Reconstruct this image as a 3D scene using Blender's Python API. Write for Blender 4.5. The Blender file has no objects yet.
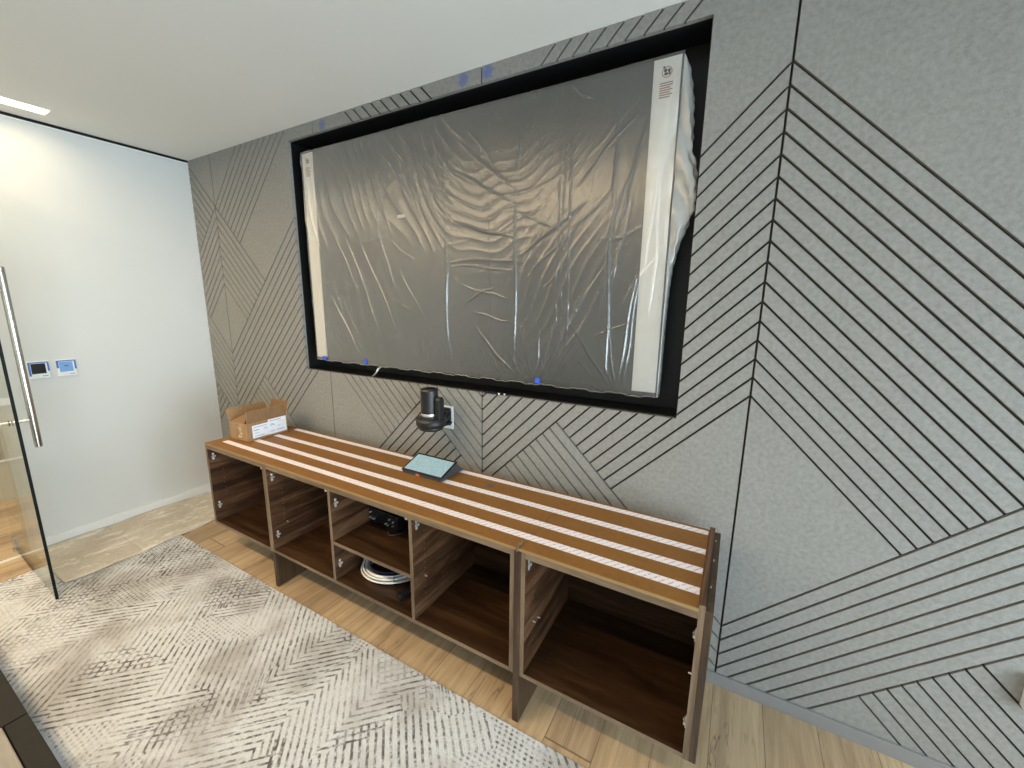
import bpy, bmesh, math, random
import numpy as np
from mathutils import Vector, Matrix
random.seed(4)
S = bpy.context.scene
COL = S.collection

# ------------------------------------------------------------------ helpers
def tag(o, label=None, cat=None, group=None, kind=None):
    if label: o['label'] = label
    if cat: o['category'] = cat
    if group: o['group'] = group
    if kind: o['kind'] = kind
    return o

def empty(name, loc=(0, 0, 0), rz=0.0):
    o = bpy.data.objects.new(name, None)
    o.empty_display_size = 0.05
    COL.objects.link(o); o.location = loc; o.rotation_euler = (0, 0, rz)
    return o

def obj(name, bm, mat, parent=None, smooth=False, bevel=0.0, seg=2):
    me = bpy.data.meshes.new(name)
    bmesh.ops.recalc_face_normals(bm, faces=bm.faces[:])
    bm.to_mesh(me); bm.free()
    o = bpy.data.objects.new(name, me)
    for m in (mat if isinstance(mat, (list, tuple)) else [mat]):
        me.materials.append(m)
    COL.objects.link(o)
    if parent: o.parent = parent
    if smooth:
        for p in me.polygons: p.use_smooth = True
    if bevel:
        b = o.modifiers.new('bevel', 'BEVEL'); b.width = bevel; b.segments = seg
        b.limit_method = 'ANGLE'; b.angle_limit = math.radians(40)
    return o

def B(): return bmesh.new()

def bx(bm, x0, x1, y0, y1, z0, z1, mi=0):
    P = [(x0,y0,z0),(x1,y0,z0),(x1,y1,z0),(x0,y1,z0),(x0,y0,z1),(x1,y0,z1),(x1,y1,z1),(x0,y1,z1)]
    v = [bm.verts.new(p) for p in P]
    for f in ((0,3,2,1),(4,5,6,7),(0,1,5,4),(1,2,6,5),(2,3,7,6),(3,0,4,7)):
        bm.faces.new([v[i] for i in f]).material_index = mi
    return v

def box_obj(name, dims, mat, parent=None, bevel=0.0, seg=2):
    bm = B(); bx(bm, *dims); return obj(name, bm, mat, parent, bevel=bevel, seg=seg)

def prism(bm, poly, y0, y1):
    """poly in (x, z), extruded from y0 to y1"""
    a = [bm.verts.new((x, y0, z)) for x, z in poly]
    b = [bm.verts.new((x, y1, z)) for x, z in poly]
    bm.faces.new(a); bm.faces.new(b[::-1]); n = len(poly)
    for i in range(n): bm.faces.new([a[i], b[i], b[(i+1) % n], a[(i+1) % n]])

def prism_z(bm, poly, z0, z1):
    a = [bm.verts.new((x, y, z0)) for x, y in poly]
    b = [bm.verts.new((x, y, z1)) for x, y in poly]
    bm.faces.new(a); bm.faces.new(b[::-1]); n = len(poly)
    for i in range(n): bm.faces.new([a[i], b[i], b[(i+1) % n], a[(i+1) % n]])

def lathe(bm, prof, c=(0,0,0), n=32, axis='z'):
    rings = []
    for r, h in prof:
        ring = []
        for i in range(n):
            a = 2*math.pi*i/n
            p = (r*math.cos(a), r*math.sin(a), h)
            if axis == 'x': p = (p[2], p[0], p[1])
            if axis == 'y': p = (p[0], p[2], p[1])
            ring.append(bm.verts.new((c[0]+p[0], c[1]+p[1], c[2]+p[2])))
        rings.append(ring)
    for a, b in zip(rings, rings[1:]):
        for i in range(n): bm.faces.new([a[i], a[(i+1) % n], b[(i+1) % n], b[i]])
    bm.faces.new(rings[0][::-1]); bm.faces.new(rings[-1])

def tube(bm, pts, r, n=10, closed=False):
    pts = [Vector(p) for p in pts]; rings = []; m = len(pts)
    for i, p in enumerate(pts):
        if closed: t = pts[(i+1) % m]-pts[i-1]
        else: t = pts[min(i+1, m-1)]-pts[max(i-1, 0)]
        t.normalize()
        u = t.cross(Vector((0, 0, 1)))
        if u.length < 1e-3: u = t.cross(Vector((1, 0, 0)))
        u.normalize(); w = t.cross(u)
        rings.append([bm.verts.new(p+r*(math.cos(2*math.pi*k/n)*u+math.sin(2*math.pi*k/n)*w)) for k in range(n)])
    prs = list(zip(rings, rings[1:]))
    if closed: prs.append((rings[-1], rings[0]))
    for a, b in prs:
        for i in range(n): bm.faces.new([a[i], a[(i+1) % n], b[(i+1) % n], b[i]])
    if not closed: bm.faces.new(rings[0][::-1]); bm.faces.new(rings[-1])

# ------------------------------------------------------------------ materials
class N:
    def __init__(s, name):
        s.m = bpy.data.materials.new(name); s.m.use_nodes = True
        s.t = s.m.node_tree; s.t.nodes.clear()
        s.out = s.t.nodes.new('ShaderNodeOutputMaterial')
    def n(s, ty, **kw):
        x = s.t.nodes.new('ShaderNode'+ty)
        for k, v in kw.items():
            if k in x.inputs.keys(): x.inputs[k].default_value = v
            else: setattr(x, k, v)
        return x
    def l(s, a, b): s.t.links.new(a, b)
    def math(s, op, a, b=None, c=None):
        x = s.t.nodes.new('ShaderNodeMath'); x.operation = op
        for i, v in enumerate((a, b, c)):
            if v is None: continue
            if isinstance(v, (int, float)): x.inputs[i].default_value = v
            else: s.l(v, x.inputs[i])
        return x.outputs[0]
    def noise(s, vec, scale, detail=3, rough=0.5, dist=0.0):
        x = s.n('TexNoise'); x.inputs['Scale'].default_value = scale
        x.inputs['Detail'].default_value = detail; x.inputs['Roughness'].default_value = rough
        x.inputs['Distortion'].default_value = dist
        if vec is not None: s.l(vec, x.inputs['Vector'])
        return x.outputs['Fac']
    def ramp(s, fac, stops):
        x = s.n('ValToRGB'); e = x.color_ramp.elements
        while len(e) < len(stops): e.new(0.5)
        for el, (p, c) in zip(e, stops):
            el.position = p; el.color = (*c, 1) if len(c) == 3 else c
        s.l(fac, x.inputs[0]); return x.outputs[0]
    def mix(s, fac, a, b, mode='MIX'):
        x = s.t.nodes.new('ShaderNodeMix'); x.data_type = 'RGBA'; x.blend_type = mode
        for i, v in ((0, fac), (6, a), (7, b)):
            if isinstance(v, (int, float)): x.inputs[i].default_value = v
            elif isinstance(v, tuple): x.inputs[i].default_value = (*v, 1)
            else: s.l(v, x.inputs[i])
        return x.outputs[2]
    def scalev(s, vec, sc):
        x = s.n('Mapping'); x.inputs['Scale'].default_value = sc
        s.l(vec, x.inputs['Vector']); return x.outputs[0]
    def pos(s): return s.n('TexCoord').outputs['Object']
    def bsdf(s, col, rough=0.5, spec=0.5, metal=0.0, bump=None, bstr=0.3, bdist=0.002):
        p = s.n('BsdfPrincipled')
        if isinstance(col, tuple): p.inputs['Base Color'].default_value = (*col, 1)
        else: s.l(col, p.inputs['Base Color'])
        if isinstance(rough, (int, float)): p.inputs['Roughness'].default_value = rough
        else: s.l(rough, p.inputs['Roughness'])
        p.inputs['Specular IOR Level'].default_value = spec
        p.inputs['Metallic'].default_value = metal
        if bump is not None:
            b = s.n('Bump'); b.inputs['Strength'].default_value = bstr; b.inputs['Distance'].default_value = bdist
            s.l(bump, b.inputs['Height']); s.l(b.outputs[0], p.inputs['Normal'])
        return p
    def done(s, sh):
        s.l(sh.outputs[0], s.out.inputs[0]); return s.m

def plain(name, col, rough=0.5, spec=0.5, metal=0.0, var=0.05):
    k = N(name)
    f = k.noise(k.pos(), 25, 3)
    c = k.ramp(f, [(0.3, tuple(v*(1-var) for v in col)), (0.7, tuple(min(1, v*(1+var)) for v in col))])
    return k.done(k.bsdf(c, rough, spec, metal))

def srgb(r, g, b):
    f = lambda v: (v/255/12.92 if v/255 <= .04045 else ((v/255+.055)/1.055)**2.4)
    return (f(r), f(g), f(b))

M = {}
M['white_wall'] = (lambda k: k.done(k.bsdf(k.ramp(k.noise(k.pos(), 3, 2), [(0, (.66,.67,.66)), (1, (.69,.70,.69))]), .6, .3,
                   bump=k.noise(k.pos(), 300, 2), bstr=.05)))(N('white_wall_paint'))
M['ceiling'] = (lambda k: k.done(k.bsdf(k.ramp(k.noise(k.pos(), 2, 2), [(0, (.78,.765,.72)), (1, (.81,.795,.75))]), .8, .2)))(N('ceiling_paint'))
M['base_white'] = plain('white_trim_paint', (.78, .79, .78), .4, var=.02)
M['base_grey'] = plain('grey_vinyl', (.235, .23, .225), .55, var=.04)
M['black'] = plain('black_powder_coat', (.008, .008, .0085), .42, .35)
M['blackpl'] = plain('black_plastic', (.012, .0125, .014), .38, .5)
M['gloss'] = plain('glossy_screen_glass', (.012, .013, .015), .12, .5)
M['chrome'] = plain('brushed_steel', (.72, .70, .66), .22, .5, 1.0, .03)
M['socket'] = plain('brass_socket', (.30, .24, .17), .4, .5, .5)
M['nickel'] = plain('nickel_hardware', (.72, .70, .66), .35, .5, .7, .03)
M['white'] = plain('white_plastic', (.82, .83, .84), .35)
M['bluefilm'] = plain('blue_film', srgb(70, 115, 190), .2)
M['bluetape'] = plain('blue_masking_tape', srgb(50, 95, 215), .6)
M['bluescreen'] = plain('pale_blue_screen', srgb(120, 165, 220), .25)
M['ink'] = plain('printed_ink', (.05, .06, .09), .7)
M['inkgrey'] = plain('grey_printed_ink', (.25, .28, .38), .7)
M['redink'] = plain('faded_red_ink', srgb(176, 140, 130), .7)
M['darkink'] = plain('dark_red_ink', srgb(70, 40, 42), .7)
M['redlogo'] = plain('red_tag', srgb(222, 105, 95), .5)
M['paperlabel'] = plain('white_paper_label', (.80, .84, .92), .6, var=.02)
M['foam'] = plain('white_cardboard_strip', (.93, .92, .90), .55, var=.03)
M['cable_w'] = plain('white_cable_jacket', (.80, .79, .77), .4)
M['cable_b'] = plain('dark_blue_cable_jacket', (.02, .03, .09), .4)
M['greymetal'] = plain('grey_painted_metal', (.10, .105, .115), .4)
M['tablet_side'] = plain('dark_grey_housing', (.055, .06, .07), .45)

def felt():
    k = N('grey_felt'); P = k.pos()
    a = k.noise(P, 420, 3, .7); b = k.noise(P, 60, 4, .65); c = k.noise(P, 6, 3)
    base = k.ramp(a, [(.30, (.19, .184, .172)), (.70, (.35, .342, .322))])
    base = k.mix(.35, base, k.ramp(b, [(.36, (.175, .17, .158)), (.64, (.375, .366, .343))]))
    base = k.mix(.15, base, k.ramp(c, [(.3, (.22, .215, .198)), (.7, (.31, .305, .282))]))
    # smudges of blue chalk close under the ceiling
    s = k.n('SeparateXYZ'); k.l(P, s.inputs[0])
    for (x, z, r, st) in ((.381, 2.705, .035, 0.17), (1.641, 2.712, .036, 0.56), (2.683, 2.718, .036, 0.63), (2.822, 2.719, .036, 0.66)):
        dx = k.math('SUBTRACT', s.outputs[0], x); dz = k.math('SUBTRACT', s.outputs[2], z)
        d = k.math('SQRT', k.math('ADD', k.math('MULTIPLY', dx, dx), k.math('MULTIPLY', dz, dz)))
        d = k.math('ADD', d, k.math('MULTIPLY', k.math('SUBTRACT', b, .5), .03))
        f = k.ramp(d, [(0.0, (st, st, st)), (r*.55, (st*.8,)*3), (r, (0, 0, 0))])
        base = k.mix(f, base, (.06, .13, .42))
    p = k.bsdf(base, .95, .15, bump=a, bstr=.35, bdist=.0015)
    return k.done(p)
M['felt'] = felt()
M['groove_side_shade'] = plain('shaded_groove_side_felt', (.24, .225, .20), .95, .1)  # groove sides toned down, painting in the shade inside the cuts
M['groove_floor_shade'] = plain('shaded_groove_floor_felt', (.038, .034, .029), .95, .1)  # near-black groove floor: shade at the bottom of the cuts put into colour

def wood(name, axis, dark, mid, light, scale=1.0, rough=.38, contrast=1.0):
    k = N(name); P = k.pos()
    st = {'x': (1.3, 16, 16), 'y': (16, 1.3, 16), 'z': (16, 16, 1.3)}[axis]
    q = k.scalev(P, tuple(v*scale for v in st))
    w1 = k.noise(q, 1.0, 5, .6, 1.1)
    q2 = k.scalev(P, tuple(v*scale*6 for v in st))
    w2 = k.noise(q2, 1.6, 3, .6, .2)
    c = k.ramp(w1, [(.36, dark), (.5, mid), (.64, light)])
    c = k.mix(.28, c, k.ramp(w2, [(.3, dark), (.7, light)]))
    return k.done(k.bsdf(c, rough, .4, bump=w2, bstr=.08))
wd, wm, wl = (.012, .0048, .002), (.036, .016, .0065), (.078, .038, .016)
M['walnut_x'] = wood('walnut_veneer_long', 'x', wd, wm, wl)
M['walnut_y'] = wood('walnut_veneer_deep', 'y', (.010, .004, .0018), (.060, .027, .012), (.16, .080, .042))
M['walnut_z'] = wood('walnut_veneer_upright', 'z', wd, wm, wl)
ed, em, el = (.095, .061, .034), (.165, .112, .068), (.24, .168, .108)
M['edge_x'] = wood('walnut_edge_long', 'x', ed, em, el, 1.5)
M['edge_z'] = wood('walnut_edge_upright', 'z', ed, em, el, 1.5)
M['panel_end'] = wood('walnut_end_panel', 'z', (.030, .016, .008), (.055, .031, .016), (.085, .050, .027), 1.2)

def mdf():
    k = N('brown_fibreboard'); P = k.pos()
    a = k.noise(P, 40, 4, .6); b = k.noise(P, 5, 3)
    c = k.ramp(a, [(.3, (.215, .098, .024)), (.7, (.275, .130, .036))])
    c = k.mix(.4, c, k.ramp(b, [(.3, (.20, .092, .022)), (.7, (.29, .140, .042))]))
    return k.done(k.bsdf(c, .5, .25))
M['mdf'] = mdf()
M['mdf_edge'] = plain('fibreboard_edge', (.30, .19, .080), .6)

def tape():
    k = N('printed_double_sided_tape'); P = k.pos()
    s = k.n('SeparateXYZ'); k.l(P, s.inputs[0])
    a = k.math('ADD', k.math('MULTIPLY', s.outputs[0], 38), k.math('MULTIPLY', s.outputs[1], -30))
    f = k.math('FRACT', a)
    g = k.math('LESS_THAN', f, .30)
    n = k.noise(P, 150, 2)
    g2 = k.math('MULTIPLY', g, k.math('GREATER_THAN', n, .47))
    c = k.mix(k.math('MULTIPLY', g2, .60), (.90, .86, .91), (.40, .32, .48))
    return k.done(k.bsdf(c, .45, .4))
M['tape'] = tape()

def floor_mat():
    k = N('oak_planks'); P = k.pos()
    s = k.n('SeparateXYZ'); k.l(P, s.inputs[0]); X, Y = s.outputs[0], s.outputs[1]
    u = k.math('DIVIDE', k.math('SUBTRACT', X, 4.030), .188)
    ix = k.math('FLOOR', u); fx = k.math('FRACT', u)
    wn = k.n('TexWhiteNoise'); wn.noise_dimensions = '1D'; k.l(ix, wn.inputs['W'])
    v = k.math('ADD', k.math('DIVIDE', Y, 3.1), k.math('MULTIPLY_ADD', wn.outputs[0], .62, .17))
    iy = k.math('FLOOR', v); fy = k.math('FRACT', v)
    cb = k.n('CombineXYZ'); k.l(ix, cb.inputs[0]); k.l(iy, cb.inputs[1])
    w2 = k.n('TexWhiteNoise'); w2.noise_dimensions = '2D'; k.l(cb.outputs[0], w2.inputs['Vector'])
    rnd = w2.outputs[0]
    off = k.n('CombineXYZ'); k.l(k.math('MULTIPLY', rnd, 13), off.inputs[0]); k.l(k.math('MULTIPLY', rnd, 29), off.inputs[1])
    av = k.n('VectorMath'); av.operation = 'ADD'; k.l(P, av.inputs[0]); k.l(off.outputs[0], av.inputs[1])
    g1 = k.noise(k.scalev(av.outputs[0], (11, 1.1, 1)), 1.0, 6, .6, 1.6)
    g2 = k.noise(k.scalev(av.outputs[0], (90, 4, 1)), 1.0, 3, .6, .3)
    g3 = k.noise(k.scalev(av.outputs[0], (9, .8, 1)), 1.3, 4, .55, 2.2)
    tone = k.ramp(rnd, [(0, (.19, .108, .05)), (.3, (.47, .31, .155)), (.7, (.66, .475, .27)), (1, (.31, .195, .10))])
    c = k.mix(.55, tone, k.ramp(g1, [(.3, (.21, .14, .085)), (.52, (.52, .38, .235)), (.75, (.72, .55, .37))]))
    c = k.mix(.22, c, k.ramp(g2, [(.3, (.20, .14, .09)), (.7, (.60, .46, .31))]))
    crack = k.ramp(k.math('ABSOLUTE', k.math('SUBTRACT', g3, .5)), [(0.0, (1, 1, 1)), (.006, (.7,)*3), (.020, (0, 0, 0))])
    crack = k.math('MULTIPLY', crack, k.ramp(k.noise(k.scalev(av.outputs[0], (1.6, .9, 1)), 1.6, 2), [(.51, (0,)*3), (.62, (1,)*3)]))
    c = k.mix(k.math('MULTIPLY', crack, .7), c, (.10, .066, .042))
    ex = k.math('MINIMUM', fx, k.math('SUBTRACT', 1.0, fx))
    ey = k.math('MINIMUM', fy, k.math('SUBTRACT', 1.0, fy))
    gap = k.math('MAXIMUM', k.math('LESS_THAN', ex, .008), k.math('LESS_THAN', ey, .0012))
    c = k.mix(k.math('MULTIPLY', gap, .65), c, (.09, .062, .04))
    return k.done(k.bsdf(c, .42, .35, bump=g2, bstr=.1))
M['floor'] = floor_mat()

def rug_mat():
    k = N('distressed_wool_weave'); P = k.pos()
    s = k.n('SeparateXYZ'); k.l(P, s.inputs[0]); X, Y = s.outputs[0], s.outputs[1]
    wob = k.math('MULTIPLY', k.math('SUBTRACT', k.noise(P, 30, 2), .5), .008)
    # 45 degree cells choose which weave stands where
    r = k.n('Mapping'); r.inputs['Rotation'].default_value = (0, 0, math.radians(45)); r.inputs['Scale'].default_value = (1, 1, 0)
    k.l(P, r.inputs['Vector'])
    def cells(scale, off):
        m = k.n('Mapping'); m.inputs['Scale'].default_value = (scale, scale*.62, 1); m.inputs['Location'].default_value = off
        k.l(r.outputs[0], m.inputs['Vector'])
        v = k.n('TexVoronoi'); v.distance = 'CHEBYCHEV'; v.inputs['Scale'].default_value = 1; v.inputs['Randomness'].default_value = .9
        k.l(m.outputs[0], v.inputs['Vector'])
        sp = k.n('SeparateColor'); k.l(v.outputs['Color'], sp.inputs[0]); return sp.outputs
    c1 = cells(2.6, (0, 0, 0)); c2 = cells(5.5, (3.3, 1.7, 0))
    def lines(t, period, duty, soft=.05):
        f = k.math('FRACT', k.math('DIVIDE', k.math('ADD', t, wob), period))
        d = k.math('ABSOLUTE', k.math('SUBTRACT', f, .5))
        return k.ramp(d, [(duty, (1, 1, 1)), (duty+soft, (0, 0, 0))])
    pp = k.n('Math'); pp.operation = 'PINGPONG'; k.l(X, pp.inputs[0]); pp.inputs[1].default_value = .33
    pq = k.n('Math'); pq.operation = 'PINGPONG'; k.l(k.math('ADD', X, .19), pq.inputs[0]); pq.inputs[1].default_value = .21
    chevA = k.math('ADD', Y, pp.outputs[0]); chevB = k.math('SUBTRACT', Y, pq.outputs[0])
    d1 = k.math('ADD', X, Y); d2 = k.math('SUBTRACT', X, Y)
    LA = lines(chevA, .036, .15); LB = lines(chevB, .036, .15)
    L1 = lines(d1, .040, .15); L2 = lines(d2, .040, .15)
    R = lines(Y, .017, .2); RX = lines(k.math('ADD', X, k.math('MULTIPLY', Y, .3)), .024, .22)
    dots = k.math('MULTIPLY', k.math('MAXIMUM', R, .25), k.math('MAXIMUM', RX, .2))
    def sel(v, lo, hi): return k.math('MULTIPLY', k.math('GREATER_THAN', v, lo), k.math('LESS_THAN', v, hi))
    a = k.math('MULTIPLY', LA, sel(c1[0], -1, .42))
    b = k.math('MULTIPLY', LB, sel(c1[0], .42, .62))
    d = k.math('MULTIPLY', L1, sel(c1[0], .62, .80))
    e = k.math('MULTIPLY', L2, sel(c1[0], .80, 2))
    ln = k.math('MAXIMUM', k.math('MAXIMUM', a, b), k.math('MAXIMUM', d, e))
    over = k.math('MULTIPLY', L1, sel(c2[1], .70, .86)); over2 = k.math('MULTIPLY', L2, sel(c2[1], .86, 2))
    ln = k.math('MAXIMUM', ln, k.math('MAXIMUM', over, over2))
    patch = sel(c2[0], .72, 2)
    ln = k.math('ADD', k.math('MULTIPLY', ln, k.math('SUBTRACT', 1.0, patch)), k.math('MULTIPLY', dots, patch))
    # broken, worn lines
    w = k.ramp(k.noise(P, 45, 3, .7), [(.40, (.15,)*3), (.58, (1,)*3)])
    w2 = k.ramp(k.noise(P, 3.2, 3, .6), [(.34, (.25,)*3), (.56, (1,)*3)])
    ln = k.math('MULTIPLY', k.math('MULTIPLY', ln, w), w2)
    g = k.noise(P, 260, 2, .8)
    base = k.ramp(g, [(.3, (.50, .51, .52)), (.7, (.75, .765, .79))])
    base = k.mix(k.math('MULTIPLY', k.ramp(k.noise(P, 2.4, 4, .6), [(.46, (0,)*3), (.62, (1,)*3)]), .62), base, (.30, .275, .255))
    c = k.mix(k.math('MULTIPLY', ln, .94), base, (.105, .095, .088))
    h = k.math('SUBTRACT', k.math('MULTIPLY', g, .5), ln)
    return k.done(k.bsdf(c, .95, .1, bump=h, bstr=.5, bdist=.004))
M['rug'] = rug_mat()

def paper():
    k = N('dusty_floor_paper'); P = k.pos()
    a = k.noise(P, 3.5, 4, .6); b = k.noise(P, 55, 3, .6)
    c = k.ramp(a, [(.3, (.48, .42, .345)), (.7, (.68, .62, .54))])
    c = k.mix(.3, c, k.ramp(b, [(.3, (.36, .31, .25)), (.7, (.72, .66, .58))]))
    sp = k.n('TexVoronoi'); sp.inputs['Scale'].default_value = 15; k.l(k.scalev(P, (1.6, .8, 1)), sp.inputs['Vector'])
    col = k.n('SeparateColor'); k.l(sp.outputs['Color'], col.inputs[0])
    d = k.math('LESS_THAN', k.math('ADD', sp.outputs['Distance'], k.math('MULTIPLY', b, .15)), k.math('MULTIPLY', k.math('SUBTRACT', col.outputs[0], .45), .55))
    c = k.mix(d, c, (.80, .78, .72))
    sm = k.ramp(k.noise(k.scalev(P, (9, 3, 1)), 1.5, 5, .7, .5), [(.53, (0,)*3), (.62, (.75,)*3)])
    c = k.mix(sm, c, (.82, .80, .75))
    return k.done(k.bsdf(c, .85, .15, bump=a, bstr=.2, bdist=.01))
M['paper'] = paper()

def cardboard(name, c0, c1):
    k = N(name); P = k.pos()
    f = k.noise(k.scalev(P, (40, 40, 6)), 3, 3)
    return k.done(k.bsdf(k.ramp(f, [(.3, c0), (.7, c1)]), .8, .15))
M['card'] = cardboard('brown_cardboard', (.30, .185, .095), (.37, .235, .125))
M['card_in'] = cardboard('cardboard_inside', (.22, .128, .064), (.28, .165, .084))
M['card_edge'] = plain('cardboard_edge', (.48, .32, .19), .9)
def cleartape():
    k = N('shiny_packing_tape'); P = k.pos()
    c = k.ramp(k.noise(P, 60, 4, .7, 1.0), [(.5, (.40, .25, .13)), (.68, (.75, .66, .54))])
    return k.done(k.bsdf(c, .18, .6))
M['packing'] = cleartape()

def glass(name, tint, refl=.5):
    k = N(name)
    tr = k.n('BsdfTransparent'); tr.inputs[0].default_value = (*tint, 1)
    gl = k.n('BsdfGlossy'); gl.inputs['Roughness'].default_value = .02; gl.inputs[0].default_value = (1, 1, 1, 1)
    fr = k.n('Fresnel'); fr.inputs['IOR'].default_value = 1.45
    mx = k.n('MixShader'); k.l(k.math('MULTIPLY', fr.outputs[0], refl), mx.inputs[0])
    k.l(tr.outputs[0], mx.inputs[1]); k.l(gl.outputs[0], mx.inputs[2])
    return k.done(mx)
M['glass'] = glass('clear_glass', (.955, .965, .93), .55)
M['glass_edge'] = plain('dark_green_glass_edge', (.004, .008, .007), .5, .15)

def plastic(nm='thin_plastic_film', haze=None):
    k = N(nm); P = k.pos()
    st1 = k.noise(k.scalev(P, (26, 26, 5)), 1.6, 4, .6, .7)
    rot = k.n('Mapping'); rot.inputs['Rotation'].default_value = (0, math.radians(-28), 0); k.l(P, rot.inputs['Vector'])
    st2 = k.noise(k.scalev(rot.outputs[0], (34, 34, 5)), 1.8, 4, .6, .6)
    h = k.math('ADD', st1, k.math('MULTIPLY', st2, .8))
    bmp = k.n('Bump'); bmp.inputs['Strength'].default_value = .30; bmp.inputs['Distance'].default_value = .006
    k.l(h, bmp.inputs['Height'])
    tr = k.n('BsdfTransparent'); tr.inputs[0].default_value = (.965, .97, .97, 1)
    df = k.n('BsdfDiffuse'); df.inputs[0].default_value = (.80, .80, .77, 1); k.l(bmp.outputs[0], df.inputs['Normal'])
    gl = k.n('BsdfGlossy'); gl.inputs['Roughness'].default_value = .27; gl.inputs[0].default_value = (.95, .95, .93, 1)
    k.l(bmp.outputs[0], gl.inputs['Normal'])
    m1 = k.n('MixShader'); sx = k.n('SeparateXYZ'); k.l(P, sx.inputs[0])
    if haze is None:      # left end hazier: sheet doubled there, and the left wall's reflection painted in
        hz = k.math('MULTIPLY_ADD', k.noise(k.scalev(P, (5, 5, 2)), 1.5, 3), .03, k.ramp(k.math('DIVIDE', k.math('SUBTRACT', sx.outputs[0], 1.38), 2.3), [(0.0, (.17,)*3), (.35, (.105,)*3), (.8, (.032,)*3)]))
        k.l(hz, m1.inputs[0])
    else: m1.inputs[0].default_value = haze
    k.l(tr.outputs[0], m1.inputs[1]); k.l(df.outputs[0], m1.inputs[2])
    fr = k.n('LayerWeight'); fr.inputs['Blend'].default_value = .35; k.l(bmp.outputs[0], fr.inputs['Normal'])
    m2 = k.n('MixShader'); k.l(k.math('ADD', k.math('MULTIPLY', fr.outputs['Fresnel'], .85), .06), m2.inputs[0])
    k.l(m1.outputs[0], m2.inputs[1]); k.l(gl.outputs[0], m2.inputs[2])
    return k.done(m2)
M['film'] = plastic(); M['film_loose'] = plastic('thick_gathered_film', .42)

def emit(name, col, st):
    k = N(name); e = k.n('Emission'); e.inputs[0].default_value = (*col, 1); e.inputs[1].default_value = st
    return k.done(e)
M['led'] = emit('led_lens', (1, .86, .62), 14)
def tabscreen():
    k = N('lit_touch_screen'); P = k.pos()
    v = k.noise(k.scalev(P, (60, 90, 90)), 1.5, 2)
    c = k.ramp(v, [(.35, (.40, .60, .62)), (.6, (.50, .70, .71)), (.75, (.60, .76, .76))])
    p = k.bsdf((.02, .02, .02), .25, .4); k.l(c, p.inputs['Emission Color']); p.inputs['Emission Strength'].default_value = .80
    return k.done(p)
M['tabscreen'] = tabscreen()
M['tabletop'] = plain('dark_oak_table', (.022, .020, .017), .75, .12, var=.12)
M['tablelight'] = wood('grey_oak_inlay', 'x', (.13, .115, .095), (.19, .17, .145), (.24, .22, .19), 1.0, .5)
M['corr_wall'] = plain('beige_corridor_wall', (.50, .47, .38), .7, var=.03)
M['corr_upper'] = plain('grey_corridor_panel', (.40, .42, .38), .3, var=.05)
M['corr_dark'] = plain('brown_corridor_panel', (.14, .10, .07), .5)

# ------------------------------------------------------------------ dimensions (metres)
H = 2.75
SE = [-0.888, .3312, 1.5503, 2.7888, 4.0318, 5.270, 6.505]
NX0, NX1, NZ0, NZ1 = 1.2937, 3.7732, 1.1921, 2.6804
RX1, RY0 = 6.5, -5.2        # room: right wall and far wall
WY = -1.212                 # where the left wall ends at the doorway

# ------------------------------------------------------------------ felt wall with cut grooves
W0, DEP = .0043, .0095      # half groove width, groove depth
def clip(poly, a, b, c, tg):
    """keep a*x+b*z >= c ; poly = [((x,z), tag of edge starting here)]"""
    out = []; n = len(poly)
    for i in range(n):
        (p, t), (q, _) = poly[i], poly[(i+1) % n]
        dp = a*p[0]+b*p[1]-c; dq = a*q[0]+b*q[1]-c
        if dp >= -1e-9: out.append((p, t))
        if (dp > 1e-9 and dq < -1e-9) or (dp < -1e-9 and dq > 1e-9):
            s = dp/(dp-dq); r = (p[0]+s*(q[0]-p[0]), p[1]+s*(q[1]-p[1]))
            out.append((r, tg if dp > 0 else t))
        elif abs(dp) <= 1e-9 and dq < -1e-9 and out:
            out[-1] = (out[-1][0], tg)
    # drop repeated points
    res = []
    for i, (p, t) in enumerate(out):
        q = out[(i+1) % len(out)][0]
        if math.hypot(p[0]-q[0], p[1]-q[1]) > 1e-5: res.append((p, t))
    return res if len(res) >= 3 else []

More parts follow.
